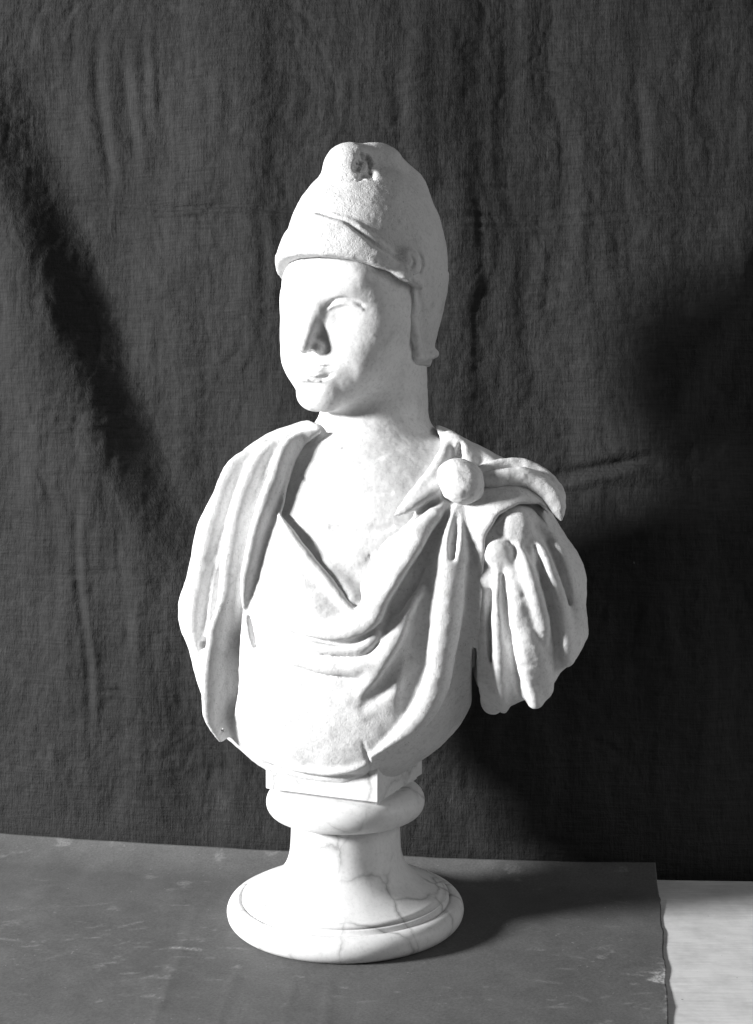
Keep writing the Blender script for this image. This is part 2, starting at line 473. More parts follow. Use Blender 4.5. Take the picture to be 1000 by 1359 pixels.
fold(g, fs, [(404, 478, 1.2), (414, 475, 1.8), (428, 475.5, 1.8), (442, 481, 1.5)], 0, 3, 2.5, 'sub', 0.0)
# slight neck creases and throat line
fold(g, fig, [(432, 600), (470, 610), (505, 608)], 2, 1.6, 4, 'sub', 0.6, (0.2, 0.2))
fold(g, fig, [(398, 632), (430, 646), (470, 654), (520, 654)], 2.2, 2.0, 3, 'sub', 0.6)
# the chest rises to meet the lower end of the cowl
fold(g, fig, [(416, 732, 5), (438, 760, 10), (460, 786, 14), (482, 808, 15)], 0, 13, 12, 'add', 0.0)
# thin tunic neckline folds
fold(g, fig, [(423, 752), (450, 744), (480, 742)], 7, 3, 8, 'add', 0.0)
fold(g, fig, [(440, 700), (480, 706), (520, 700)], 3, 1.6, 5, 'sub', 0.6)
for u, v, r in ((513, 724, 2.6), (492, 737, 1.8), (504, 747, 1.8), (512, 770, 1.6), (456, 594, 2.0)):
    P, N = cast(fig, [(u, v)]); g.ball(P[0] + N[0], r + 0.8, 1, 'sub')
vv, ff = g.mesh(0.5, 0.05, 5)
link_mesh('figure', vv, ff, M_face, bust, BO)

# ------------------------------------------------------------------ helmet-like cap
def alpha(s, f): return np.degrees(np.arctan2(np.abs(s), f))
def hull(s, f, q):
    f2 = f * 0.86
    d = ell(s, f2, q, (0, 0, 62), (104, 104, 146))
    h2 = np.sqrt(s * s + f2 * f2) - (103 - np.clip((52 - q) / 115, 0, 1) ** 1.3 * 14)
    low = smax(np.maximum(h2, q - 60), -62 - q, 5)
    return smin(d, low, 10)
g = Grid((-150, -150, 90), (112, 150, 425), 1.6)
def capfn(x, y, z):
    s, f, q = to_head(x, y, z)
    return hull(s, f, q)
g.fill(capfn)
BA = [0, 20, 38, 62, 74, 180]; BZ = [118, 107, 80, 55, 46, 40]
x, y, z = g.xyz(); s, f, q = to_head(x, y, z)
al = alpha(s, f).astype(np.float32)
brow = 65 - 29 * np.clip(al / 74, 0, 1.2) ** 2
edge = np.interp(q, [-65, -30, 0, 30], [90, 83, 77, 72]).astype(np.float32)
op = np.maximum(q - brow, (al - edge) * 1.35)
g.F = smax(g.F, -op, 5).astype(np.float32)
ztop = np.interp(al, BA, BZ).astype(np.float32)
band = smax(smax(hull(s, f, q) - 6.5, q - ztop, 4), np.maximum(brow - 1 - q, (al - 79) * 1.3), 6)
g.F = smin(g.F, band, 3).astype(np.float32)
inner = ell(s, f, q, (0, 0, 20), (86, 100, 100))
g.F = np.maximum(g.F, -inner).astype(np.float32)
del al, brow, op, ztop, band, inner, s, f, q
# broken stub of the tip
g.cone([WR(464, 226, -42, 35), WR(500, 231, -5, 37)], 9)
g.cone([WR(500, 231, -5, 37), WR(520, 262, 25, 50)], 14)
def brk(x, y, z):
    d = ell(x, y, z, W(482, 214, -83), (19, 20, 24))
    return d + 6 * fbm(x * 0.055 + 0 * y + 0 * z, y * 0.055 + 0 * x + 0 * z, z * 0.055 + 0 * x + 0 * y, 4, 6, 0.6)
c = W(482, 214, -83); g.op(brk, c - 36, c + 36, 3, 'sub')
# raised edge of the band, rounded band end at the temple, border of the cheek flap
cs_ = sampled(g)
fold(g, cs_, [(440, 284, 2.5), (470, 297, 4), (500, 322, 4.5), (524, 340, 4.5), (538, 347, 4)], 0, 3.5, 4, 'add', 0.5, (0.2, 0.4))
P, N = cast(cs_, [(541, 351), (546, 352)])
g.ball(P[0] - N[0] * 1, (18, 12, 21), 8)
cs_ = sampled(g)
fold(g, cs_, [(549, 329, 1.4), (559, 338, 2.2), (562, 350, 2.4), (558, 362, 2.4), (547, 371, 2.2), (534, 371, 1.6)], 0, 5, 2.5, 'sub', 0.5)
fold(g, cs_, [(546, 339, 1.4), (550, 347, 1.8), (545, 355, 1.6)], 0, 2.6, 2.5, 'sub', 0.3)
fold(g, cs_, [(533, 376, 4), (540, 395, 6), (546, 422, 6.5), (552, 448, 6.5), (560, 467, 6)], 0, 5, 4, 'add', 1.0)
fold(g, cs_, [(556, 385), (560, 410), (564, 440), (567, 462)], 3.5, 2.6, 6, 'sub', 0.5)
fold(g, cs_, [(548, 468), (562, 474), (576, 471)], 6, 5, 4, 'add', 1.0)
fold(g, cs_, [(572, 472), (581, 468)], 4.5, 3.6, 5, 'add', 0.0)
vv, ff = g.mesh(0.7, 0.06, 9)
link_mesh('cap', vv, ff, M_rough, bust, BO)

# ------------------------------------------------------------------ cloak
g = Grid((-300, -200, -462), (210, 165, 66), 2.0)
OPEN = [(427, 540), (425, 572), (402, 590), (390, 612), (383, 640), (377, 672), (372, 688), (388, 711), (412, 744), (437, 773), (461, 799),
        (476, 816), (489, 806), (508, 772), (530, 722), (545, 690), (560, 664), (582, 640), (590, 612), (588, 585), (576, 566), (572, 540)]
OFF = 9.0
def drape_base(x, y, z):
    d = base(x, y, z) - OFF
    return d
g.fill(drape_base)
sl = g.box((-180, -260, -240), (130, 20, 70))
x, y, z = g.xyz(sl)
sc_ = 1 + y / FD
pd = poly_sd(500 + x / sc_, 600 - z / sc_, OPEN)
front = np.maximum(pd, (y - 5) * 1.0 + 0 * x)
g.F[sl] = smax(g.F[sl], -front, 5)
# opening for the neck all the way back
g.op(lambda x, y, z: np.sqrt((x + 2) ** 2 + (y - 14) ** 2) - 84 + 0 * z, (-90, -75, -50), (86, 104, 70), 8, 'sub')
def outer(x, y, z): return base(x, y, z) - OFF
fold(g, base, [(470, 812, 8), (482, 806, 14), (498, 780, 18), (516, 742, 16), (534, 706, 12)], 0, 12, 14, 'add', -3.0)
F_ = lambda pts, wd, ht, k=5, mode='add', lift=0.0, taper=(0.35, 0.35): fold(g, outer, pts, wd, ht, k, mode, lift, taper)
# left shoulder: outer sleeve, two great folds over the shoulder, hanging ends
F_([(352, 588, 8), (318, 622, 11), (296, 680, 12), (279, 750, 12), (266, 820, 11), (266, 872, 9)], 0, 22, 7)
F_([(384, 577, 8), (356, 600, 12), (334, 640, 13), (318, 690, 13), (309, 740, 12), (302, 800, 11), (294, 860, 11), (289, 920, 11), (292, 955, 10)], 0, 18, 6)
F_([(305, 790, 8), (300, 850, 10), (295, 900, 10), (296, 945, 10), (303, 974, 7)], 0, 24, 5, 'add', 7.0, (0.2, 0.6))
F_([(424, 573, 7), (396, 585, 9), (381, 606, 11), (370, 636, 11), (358, 668, 11), (347, 700, 10), (338, 736, 9), (330, 776, 9), (326, 806, 8)], 0, 19, 5, 'add', 1.0)

# swag edge and its inner panel
F_([(372, 684, 5), (386, 709, 7), (409, 741, 7.5), (434, 770, 7.5), (456, 796, 6), (471, 815, 5)], 0, 8, 5, 'add', 1.5)

F_([(384, 735, 8), (396, 765, 13), (412, 795, 15), (436, 820, 13)], 0, 8, 12)

F_([(400, 576, 5), (372, 606, 8), (354, 642, 9), (341, 675, 9), (331, 705, 8), (325, 745, 6.5), (317, 805, 7), (312, 850, 8.5), (309, 900, 10.5), (306, 950, 10.5), (308, 978, 7)], 0, 26, 2.5, 'sub', 8.0)
F_([(303, 696, 3), (298, 736, 7), (288, 778, 8.5), (278, 842, 7)], 0, 34, 2, 'sub', 6.0)
F_([(295, 822, 3), (290, 870, 6), (285, 916, 4)], 0, 28, 2, 'sub', 5.0)
# the rolled fold from the knot down to the bottom of the U, and up the left side
F_([(588, 668, 12), (566, 700, 15), (546, 738, 17), (522, 776, 18), (497, 812, 17), (470, 834, 14), (430, 838, 11), (385, 830, 8), (345, 812, 6)], 0, 15, 8, 'add', 1.0)
F_([(352, 826), (385, 843), (424, 851), (455, 854), (482, 846), (502, 830)], 5, 7, 4, 'sub', 1.0)
F_([(329, 817), (332, 836), (337, 860)], 3.5, 26, 2, 'sub', 3.0)
F_([(340, 859), (370, 877), (412, 891), (454, 899), (486, 902)], 2.0, 3.0, 3, 'sub', 0.0)
F_([(412, 862), (448, 872), (484, 871), (503, 853)], 3, 3, 5, 'sub', 0.0)
F_([(395, 852), (440, 862), (480, 859), (505, 838)], 5, 4, 6, 'add', 1.0)
F_([(350, 848), (400, 874), (450, 885), (492, 880), (516, 858)], 7, 5, 8, 'add', 0.0)
# deep hollow right of the roll, and the fan of folds inside it
F_([(590, 690, 5), (572, 730, 9), (552, 766, 12), (532, 802, 12), (512, 832, 8)], 0, 18, 14, 'sub', 3.0)
F_([(560, 778, 6), (540, 820, 9), (520, 858, 10), (500, 893, 10), (478, 920, 7)], 0, 8, 8, 'add', -2.0)
F_([(545, 850, 5), (527, 885, 8), (505, 918, 8), (482, 940, 5)], 0, 6, 8, 'sub', 1.0)
# upright band from the knot that curves round into the lower rim
F_([(608, 672, 14), (602, 720, 19), (596, 770, 20), (591, 820, 20), (584, 870, 19), (574, 916, 18), (556, 950, 15), (526, 978, 11), (494, 1002, 7)], 0, 17, 5, 'add', 2.0)
F_([(610, 664, 6), (607, 700, 6), (602, 738, 5)], 0, 13, 5, 'sub', 16.0, (1, 0.6))
F_([(560, 800, 9), (553, 850, 11), (548, 900, 11), (536, 940, 9)], 0, 10, 10, 'sub', 2.0)
# lower rim
F_([(345, 1004), (390, 1018), (430, 1024), (470, 1020), (494, 1008)], 5, 6, 6, 'add', -1.0)
F_([(350, 1013), (395, 1027), (440, 1032), (480, 1028)], 3.0, 4, 3, 'sub', 0.0)
F_([(482, 985), (487, 1003), (493, 1018), (489, 1030)], 1.4, 2.5, 2, 'sub', 0.6)
# tunic gathered into the knot from the left, with the deep cleft between
F_([(524, 684, 3), (538, 677, 6), (556, 664, 10), (580, 648, 12), (596, 636, 12)], 0, 12, 6, 'add', 2.0)
F_([(530, 676, 2.5), (543, 662, 5), (560, 646, 8), (576, 628, 9), (588, 608, 9), (594, 584, 8)], 0, 10, 6, 'add', 2.0)
F_([(533, 694, 3.5), (556, 682, 5.5), (582, 666, 4.5)], 0, 13, 3, 'sub', 4.0)
F_([(540, 712, 8), (560, 698, 9), (584, 676, 9)], 0, 9, 6, 'add', 3.0)
# cloak behind the neck and up to the knot
F_([(592, 576, 9), (604, 590, 14), (618, 606, 15), (624, 622, 14)], 0, 14, 8, 'add', 0.0)
F_([(608, 598, 4), (608, 616, 5)], 0, 12, 2, 'sub', 12.0)
F_([(626, 598, 14), (648, 616, 14), (668, 632, 12)], 0, 10, 8, 'add', 0.0)
# chips and drill holes
for u, v, r in ((256, 802, 4.0), (257, 808, 3.4), (271, 856, 5.5), (275, 851, 5.5), (260, 898, 6), (265, 906, 5), (298, 964, 2.6)):
    P, N = cast(outer, [(u, v)]); g.ball(P[0] + N[0] * 3, (r, 15, r), 1.5, 'sub')
# clear slit between trunk and sleeve
SLIT = [(628, 850), (631, 850), (634, 880), (640, 970), (627, 970), (626, 900)]
sl = g.box((90, -200, -420), (190, 60, -240)); x, y, z = g.xyz(sl); sc3_ = 1 + y / FD
g.F[sl] = smax(g.F[sl], -np.maximum(poly_sd(500 + x / sc3_, 600 - z / sc3_, SLIT), y - 20), 3)
# where the sleeve takes over
CUT = [(640, 990), (638, 870), (641, 780), (645, 712), (662, 684), (690, 669), (716, 669), (738, 694), (830, 700), (830, 990)]
sl = g.box((85, -200, -380), (210, 165, -60)); x, y, z = g.xyz(sl); sc2_ = 1 + y / FD
g.F[sl] = smax(g.F[sl], -poly_sd(500 + x / sc2_, 600 - z / sc2_, CUT), 5)
g.op(lambda x, y, z: z - ZT + 0 * x + 0 * y - (ZT * -1 + ZT + 0) - (-436 - ZT) , (-300, -200, -470), (210, 165, -430), 2, 'sub')
vv, ff = g.mesh(0.7, 0.05, 21)
link_mesh('cloak', vv, ff, M_bust, bust, BO)

# ------------------------------------------------------------------ sleeve over the near shoulder
g = Grid((95, -215, -375), (300, 95, 8), 1.8)
S_arm = [WR(650, 712, -60, 84), WR(694, 775, -80, 77), WR(701, 838, -78, 73), WR(690, 880, -72, 60)]
def sleeve_base(x, y, z): return chain(x, y, z, S_arm, 8)
g.fill(sleeve_base)
HEM = [(600, 942), (640, 948), (668, 944), (688, 932), (697, 928), (716, 926), (736, 906), (743, 893), (766, 874), (778, 852), (800, 830), (800, 1010), (600, 1010)]
x, y, z = g.xyz(); sc2_ = 1 + y / FD
g.F = smax(g.F, -poly_sd(500 + x / sc2_, 600 - z / sc2_, HEM), 8).astype(np.float32)
G_ = lambda pts, wd, ht, k=5, mode='add', lift=0.0, taper=(0.35, 0.35): fold(g, sleeve_base, pts, wd, ht, k, mode, lift, taper)
G_([(643, 780, 7), (645, 830, 11), (648, 890, 14), (653, 934, 15)], 0, 12, 6, 'add', 1.0, (0.35, 0.95))
G_([(662, 752, 5), (662, 800, 7), (664, 860, 8), (668, 915, 8), (670, 938, 7)], 0, 10, 7, 'add', 2.0, (0.35, 0.9))
G_([(676, 750, 8), (686, 800, 13), (696, 850, 17), (710, 890, 20), (716, 914, 18)], 0, 13, 9, 'add', 2.0, (0.35, 0.95))
G_([(694, 850, 8), (702, 890, 10), (709, 926, 11)], 0, 14, 5, 'add', 3.0, (0.35, 0.9))
G_([(689, 726, 6), (702, 764, 9), (716, 812, 10), (722, 850, 10)], 0, 10, 8, 'add', 2.0)
G_([(706, 712, 7), (724, 748, 9), (738, 785, 10), (747, 832, 12), (752, 872, 12)], 0, 9, 9, 'add', 2.0, (0.35, 0.9))
G_([(716, 692, 7), (736, 720, 8), (752, 758, 8), (762, 810, 10), (762, 856, 11)], 0, 9, 7, 'add', 1.0, (0.35, 0.9))
G_([(652, 772), (652, 820), (655, 880)], 3.5, 6, 5, 'sub', 2.0, (0.3, 0.2))
G_([(668, 764), (673, 820), (681, 870), (690, 930)], 4.5, 9, 4, 'sub', 2.0)
G_([(710, 726), (727, 786), (738, 838), (742, 895)], 4, 5, 7, 'sub', 2.0)
G_([(727, 720), (745, 765), (754, 800)], 3, 3, 7, 'sub', 1.0)
# shoulder seam and clasps
G_([(648, 705), (664, 679), (690, 664), (716, 664), (738, 690)], 5, 7, 5, 'sub', 2.0)
G_([(668, 694, 8), (690, 684, 12), (712, 690, 10)], 0, 8, 8, 'add', 1.0)
for u, v, r in ((686, 702, 18), (660, 735, 16), (647, 768, 10)):
    P, N = cast(sleeve_base, [(u, v)]); g.ball(P[0] + N[0] * 2, (r, r * 0.55, r), 9)
for u, v, r in ((661, 709, 4.5), (676, 722, 3)):
    P, N = cast(sleeve_base, [(u, v)]); g.ball(P[0] + N[0] * 9, (r, 10, r), 2, 'sub')
vv, ff = g.mesh(0.9, 0.05, 31)
link_mesh('sleeve', vv, ff, M_bust, bust, BO)

# ------------------------------------------------------------------ rolled shoulder fold, knot
g = Grid((85, -215, -110), (275, 60, 20), 1.6)
def shoulder(x, y, z): return smin(base(x, y, z) - OFF, sleeve_base(x, y, z), 6)
g.F = np.full(tuple(g.n), 50, np.float32)
fold(g, shoulder, [(630, 640, 8), (652, 640, 10), (680, 637, 11), (704, 641, 12), (724, 656, 11), (736, 676, 9), (742, 692, 6)], 0, 15, 3, 'add', 4.0, (0.8, 0.3))
fold(g, shoulder, [(636, 630, 6), (664, 624, 7), (690, 626, 8), (714, 637, 8), (732, 656, 8), (742, 684, 6)], 0, 14, 5, 'add', 5.0, (0.8, 0.3))
fold(g, shoulder, [(643, 636, 2), (660, 631, 3.5), (683, 628, 2)], 0, 9, 2, 'sub', 20.0)
vv, ff = g.mesh(1.0, 0.05, 41)
link_mesh('shoulder_fold', vv, ff, M_bust, bust, BO)
P, N = cast(lambda x, y, z: base(x, y, z) - OFF, [(611, 644)])
kc = P[0] + N[0] * 12
g = Grid(kc - 46, kc + 46, 1.4)
g.fill(lambda x, y, z: ell(x, y, z, kc + (-3, 0, 2), (26, 25, 25)))
g.ball(kc + (9, -1, -4), (21, 23, 24), 8)
g.ball(kc + (2, -8, -10), (22, 18, 17), 8)
vv, ff = g.mesh(1.2, 0.05, 51)
link_mesh('knot', vv, ff, M_bust, bust, BO)

# ------------------------------------------------------------------ socle
def lathe(prof, n=128, cx=-41.0, cy=0.0):
    P = np.array(prof, float); a = np.arange(n) / n * 2 * np.pi
    V = np.stack([cx + P[:, None, 0] * np.cos(a), cy + P[:, None, 0] * np.sin(a), np.repeat(P[:, None, 1], n, 1)], -1).reshape(-1, 3)
    m = len(P); i = np.arange(m - 1)[:, None] * n; j = np.arange(n)[None]; k = (j + 1) % n
    Q = np.stack([i + j, i + k, i + n + k, i + n + j], -1).reshape(-1, 4)
    return V, Q
def arc(cx, cz, r, a0, a1, n=12, rz=None):
    rz = rz or r
    return [(cx + r * math.cos(math.radians(a0 + (a1 - a0) * i / n)), cz + rz * math.sin(math.radians(a0 + (a1 - a0) * i / n))) for i in range(n + 1)]
socle = bpy.data.objects.new('socle', None); C.objects.link(socle); socle.parent = bust; socle.empty_display_size = 0.03
foot_p = [(0.5, -618)] + arc(141, -602.5, 15.5, -90, 88, 16) + [(139, -587), (138.2, -588.5), (137, -588), (136, -583), (134, -581.6), (131, -581.5)]
sco = []
for i in range(25):
    t = i / 24.0
    zq = -581.5 + t * (581.5 - 492)
    r = 73 + 58 * (1 - t) ** 4.4 + 3 * (1 - t)
    sco.append((r - 1, zq))
foot_p += sco + [(71, -478), (0.5, -478)]
V, Q = lathe(foot_p); link_mesh('pedestal', world(V), Q, M_socle, socle, BO)
col_p = [(0.5, -480)] + arc(86, -461, 19, -90, 90, 16, 19) + [(0.5, -442)]
V, Q = lathe(col_p); link_mesh('collar', world(V), Q, M_socle, socle, BO)
def block(c, hx, hy, z0, z1, rot, bev, name, mat, parent):
    import bmesh
    bm = bmesh.new(); bmesh.ops.create_cube(bm, size=1)
    R = np.array([[math.cos(rot), -math.sin(rot)], [math.sin(rot), math.cos(rot)]])
    for v in bm.verts:
        p = np.array([v.co.x * 2 * hx, v.co.y * 2 * hy]); p = R @ p
        q = world([c[0] + p[0], c[1] + p[1], z0 + (v.co.z + 0.5) * (z1 - z0)]) - BO
        v.co = q
    bmesh.ops.bevel(bm, geom=bm.edges[:], offset=bev * K, segments=3, affect='EDGES', profile=0.5)
    me = bpy.data.meshes.new(name); bm.to_mesh(me); bm.free()
    for p in me.polygons: p.use_smooth = True
    me.materials.append(mat); o = bpy.data.objects.new(name, me); C.objects.link(o); o.parent = parent
    return o
block((-41, 0), 80, 74, -437, -392, -A0, 2.0, 'block', M_socle, socle)
block((-36, 4), 70, 66, -443.5, -436, -A0, 1.0, 'block_base', M_socle, socle)

# ------------------------------------------------------------------ backdrop cloth
def cloth_y(x): return 300 - 0.161 * (x + 580) + 0.0000763 * (x + 580) * (x - 133)
nu, nv = 900, 690
gx = np.linspace(-1050, 1050, nu)[:, None] + np.zeros((1, nv)); gz = np.linspace(-760, 880, nv)[None] + np.zeros((nu, 1))
yb = cloth_y(gx) + 0.10 * np.clip(gz - ZT - 30, 0, None)
sc2 = 1 + yb / FD
uu, vq = 500 + gx / sc2, 600 - gz / sc2
def cv(pts, v): P = np.array(pts, float); return np.interp(v, P[:, 1], P[:, 0])
def sst(t): t = np.clip(t, 0, 1); return t * t * (3 - 2 * t)
dy = np.zeros_like(gx)
cl = cv([(-30, 60), (5, 180), (30, 270), (62, 350), (105, 480), (150, 600), (205, 720), (270, 830)], vq)
amp = np.interp(vq, [60, 200, 300, 560, 700, 850], [8, 28, 46, 48, 28, 0])
t = (uu - cl)
dy += amp * (sst((t + 22) / 88) - sst((t - 60) / 330))
dy += -amp * 0.35 * np.exp(-((t + 60) / 60) ** 2)
# swag on the other side
cr = cv([(990, 250), (960, 400), (900, 540), (800, 620), (700, 660), (560, 690)], vq)
vr = np.interp(uu, [560, 700, 800, 900, 960, 1040], [700, 655, 615, 540, 430, 250])
t = vq - vr
dy += np.interp(uu, [520, 640, 800, 1050], [0, 8, 14, 16]) * (sst((t + 20) / 110) - sst((t - 120) / 420))
# upright soft pleats near the top left and thin creases
for cu, v0, v1, wd, a in ((128, 20, 270, 9, 9), (166, 40, 250, 8, 7), (216, 80, 240, 10, 5), (182, 0, 160, 7, 5), (628, 20, 500, 14, 3), (340, 250, 480, 8, 4), (745, 120, 380, 14, 6), (790, 250, 470, 12, 4), (102, 640, 1000, 6, 6), (160, 700, 900, 7, 3), (850, 60, 260, 10, 4), (700, 300, 560, 12, 5), (520, 60, 210, 9, 3), (270, 60, 200, 9, 5), (440, 40, 180, 10, 4)):
    en = sst((vq - v0) / 70) * sst((v1 - vq) / 70)
    cc = cu + 0.05 * (vq - v0) + 5 * np.sin(vq * 0.021 + cu)
    a *= 0.5; wd *= 0.9
    dy += a * en * np.exp(-((uu - cc) / wd) ** 2) - a * 0.7 * en * np.exp(-((uu - cc - wd * 1.9) / wd) ** 2)
for cvv, u0, u1, wd, a, sl_ in ((265, 70, 330, 4, 4, 0.03), (272, 170, 420, 3, 4, 0.03), (287, 600, 900, 4, 4, -0.02), (248, 640, 760, 4, 4, -0.03), (186, 590, 640, 4, 3, -0.1), (296, 590, 760, 3, 3, 0.0), (310, 120, 240, 4, 3, 0.04), (232, 800, 900, 4, 3, -0.06), (345, 850, 900, 6, 4, -.2), (918, 120, 190, 3, 5, 0.0), (625, 745, 880, 7, 8, -0.15), (640, 660, 900, 9, 6, -.12), (380, 690, 760, 5, 5, -.1), (432, 820, 880, 5, 4, -.2), (84, 690, 760, 3, 5, 0.1), (560, 60, 150, 4, 3, .02), (760, 60, 230, 5, 2, 0)):
    en = sst((uu - u0) / 40) * sst((u1 - uu) / 40)
    cc = cvv + sl_ * (uu - u0) + 3 * np.sin(uu * 0.03 + cvv)
    a *= 0.7
    dy += a * en * np.exp(-((vq - cc) / wd) ** 2) - a * 0.8 * en * np.exp(-((vq - cc - wd * 2) / wd) ** 2)
zz = np.zeros_like(gx); dy_big = dy.copy()
wx = gx + 22 * fbm(gx / 160, gz / 160, zz + 3, 2, 71); wz = gz + 22 * fbm(gx / 160, gz / 160, zz + 9, 2, 72)
def ridge(a, p=1.0): return (1 - np.abs(a)) ** 3
dy += 22 * fbm(gx / 230, gz / 520, zz, 2, 11)
dy += 1.0 * ridge(vnoise(wx / 46, wz / 190, zz, 13)) + 1.8 * ridge(vnoise(wx / 95, wz / 34, zz + 5, 15))
dy += 0.8 * ridge(vnoise((wx + wz) / 70, (wx - wz) / 70, zz + 5, 16))
def worley(x, y, seed):
    xi, yi = np.floor(x), np.floor(y); f1 = np.full(x.shape, 9.0); f2 = f1.copy(); h1 = f1 * 0
    for a in (-1, 0, 1):
        for b in (-1, 0, 1):
            cx_, cy2 = xi + a, yi + b
            jx = cx_ + 0.5 + 0.45 * hash3(cx_, cy2, cx_ * 0, seed); jy = cy2 + 0.5 + 0.45 * hash3(cx_, cy2, cx_ * 0, seed + 9)
            d = np.hypot(x - jx, y - jy); hh = hash3(cx_, cy2, cx_ * 0, seed + 5)
            n = d < f1
            f2 = np.where(n, f1, np.minimum(f2, d)); h1 = np.where(n, hh, h1); f1 = np.where(n, d, f1)
    return f1, f2, h1
for sx, sy, am, sd in ((130, 190, 1.5, 1), (66, 80, 1.0, 2), (28, 28, 0.5, 3)):
    f1, f2, _ = worley((wx + 14 * vnoise(gx / 50, gz / 50, zz, sd)) / sx, (wz + 14 * vnoise(gx / 50, gz / 50, zz + 4, sd)) / sy, sd * 31)
    dy += am * (1 - sst((f2 - f1) / 0.36)) * (0.25 + 0.75 * sst(vnoise(gx / 170, gz / 170, zz, 50 + sd) + 0.5)) + am * 0.9 * f1
dy += 4.0 * fbm(gx / 70, gz / 600, zz, 2, 38) + 1.3 * fbm(wx / 34, gz / 320, zz, 3, 18) + 0.4 * fbm(gx / 12, gz / 60, zz, 2, 28) + 0.5 * fbm(wx / 22, wz / 26, zz, 3, 19) + 0.35 * fbm(wx / 9, wz / 7, zz, 2, 29)
dy = dy_big + 0.85 * (dy - dy_big)
yb2 = yb + dy * (0.25 + 0.75 * sst((gz - ZT) / 160))
yb2 = np.where(gz < ZT + 50, np.maximum(yb2, cloth_y(gx) - 4), yb2)
V = np.stack([gx, yb2, gz], -1).reshape(-1, 3)
ii = np.arange(nu - 1)[:, None] * nv + np.arange(nv - 1)[None]
Q = np.stack([ii, ii + nv, ii + nv + 1, ii + 1], -1).reshape(-1, 4)
t = NT('dark_linen'); v = t.mapped()
big = t.noise(v, 5, 4, 0.6, 0.6)
warp = t.noise(t.mapped((420, 420, 30)), 1, 3, 0.7); weft = t.noise(t.mapped((30, 30, 480)), 1, 3, 0.7)
col = t.ramp(big, [(0.3, 0.027), (0.7, 0.038)])
col = t.mix(0.7, col, t.ramp(t.math('MULTIPLY', t.math('ADD', warp, weft), 0.5), [(0.36, 0.42), (0.62, 1.05)]), 'MULTIPLY')
lint = t.math('GREATER_THAN', t.noise(t.mapped((1, 1, 0.7)), 60, 2, 0.5), 0.80)
col = t.mix(t.math('MULTIPLY', lint, 0.5), col, 0.16)
dust = t.ramp(t.noise(t.mapped((1, 1, 0.5)), 16, 5, 0.65, 0.8), [(0.6, 0.0), (0.78, 1.0)])
col = t.mix(t.math('MULTIPLY', dust, 0.22), col, 0.11)
nr = t.bump(t.math('ADD', warp, weft), 0.8, 0.0012)
nr = t.bump(t.noise(t.mapped((1, 1, 0.8)), 52, 6, 0.7, 0.15), 0.75, 0.0045, nr)
M_cloth = t.done(col, 0.95, nr, 0.1)
oc = link_mesh('backdrop_cloth', world(V), Q, M_cloth, None, world([0, 232, ZT]))
oc['label'] = 'dark crumpled linen cloth hanging in folds behind the white bust'; oc['category'] = 'backdrop cloth'

# ------------------------------------------------------------------ table board and the dark sheet on it
t = NT('pale_board'); v = t.mapped()
gr = t.noise(t.mapped((6, 90, 6)), 3, 5, 0.6, 0.4)
col = t.ramp(gr, [(0.3, 0.56), (0.7, 0.68)])
col = t.mix(0.6, col, t.ramp(t.noise(v, 30, 6, 0.7), [(0.3, 0.62), (0.6, 1.0)]), 'MULTIPLY')
spk = t.math('GREATER_THAN', t.noise(v, 190, 2), 0.76)
col = t.mix(t.math('MULTIPLY', spk, 0.6), col, 0.1)
M_board = t.done(col, 0.6, t.bump(gr, 0.25, 0.001))
t = NT('dark_paper'); v = t.mapped()
col = t.ramp(t.noise(v, 6, 5, 0.6, 0.5), [(0.3, 0.10), (0.7, 0.135)])
col = t.mix(0.8, col, t.ramp(t.noise(v, 420, 4, 0.75), [(0.3, 0.6), (0.65, 1.05)]), 'MULTIPLY')
col = t.mix(0.5, col, t.ramp(t.noise(v, 28, 6, 0.7, 0.4), [(0.3, 0.7), (0.65, 1.05)]), 'MULTIPLY')
wa = t.n('Attribute', attribute_name='wear')
wm = t.math('MULTIPLY', wa.outputs['Fac'], t.ramp(t.noise(v, 300, 4, 0.7), [(0.38, 0.1), (0.6, 1.0)]), True)
col = t.mix(wm, col, 0.46)
pts = t.math('MULTIPLY', t.math('GREATER_THAN', t.noise(v, 230, 2), 0.71), t.ramp(t.noise(v, 7, 3), [(0.42, 0.0), (0.6, 1.0)]))
col = t.mix(t.math('MULTIPLY', pts, 0.45), col, 0.30)
M_paper = t.done(col, 0.72, t.bump(t.noise(v, 24, 5, 0.6), 0.35, 0.002), 0.25)
# board: back edge just in front of the cloth
def slab(name, top, z0, z1, mat, label, cat):
    n = len(top)
    V = [(x, y, z0) for x, y in top] + [(x, y, z1) for x, y in top]
    Fc = [tuple(range(n, 2 * n)), tuple(range(n - 1, -1, -1))] + [(i, (i + 1) % n, n + (i + 1) % n, n + i) for i in range(n)]
    o = link_mesh(name, world(np.array(V, float)), Fc, mat, None, world([0, 0, ZT]), False)
    o['label'] = label; o['category'] = cat; return o
BK = -16
slab('table_board', [(-1000, -560), (1000, -560), (1000, cloth_y(1000) + BK - 12)] + [(q, cloth_y(q) + BK) for q in (430, 250, 100, -100, -300, -500, -1000)], ZT - 34, ZT - 1.6, M_board,
     'pale scuffed wooden board under the dark sheet, bare at right front', 'table')
def onz(u, v, dz=0.0):
    d = (ZT + dz) / (600 - v) * FD
    return (u - 500) * d / FD, d - FD
nx, ny = 520, 300
re_v = np.array([1140, 1180, 1230, 1280, 1330, 1400]); re_u = np.array([861, 870, 876, 880, 884, 888])
s_ = np.linspace(0, 1, nx)[:, None] ** 0.8; tt = np.linspace(0, 1, ny)[None]
y0 = -450 + tt * 630
vrow = 600 - ZT * FD / (FD + y0)
ed = 0.9 * fbm(y0 / 26, y0 * 0, y0 * 0, 3, 77)
xr = (np.interp(vrow, re_v, re_u) - 500) * (FD + y0) / FD + ed
X = -880 + s_ * (xr + 880)
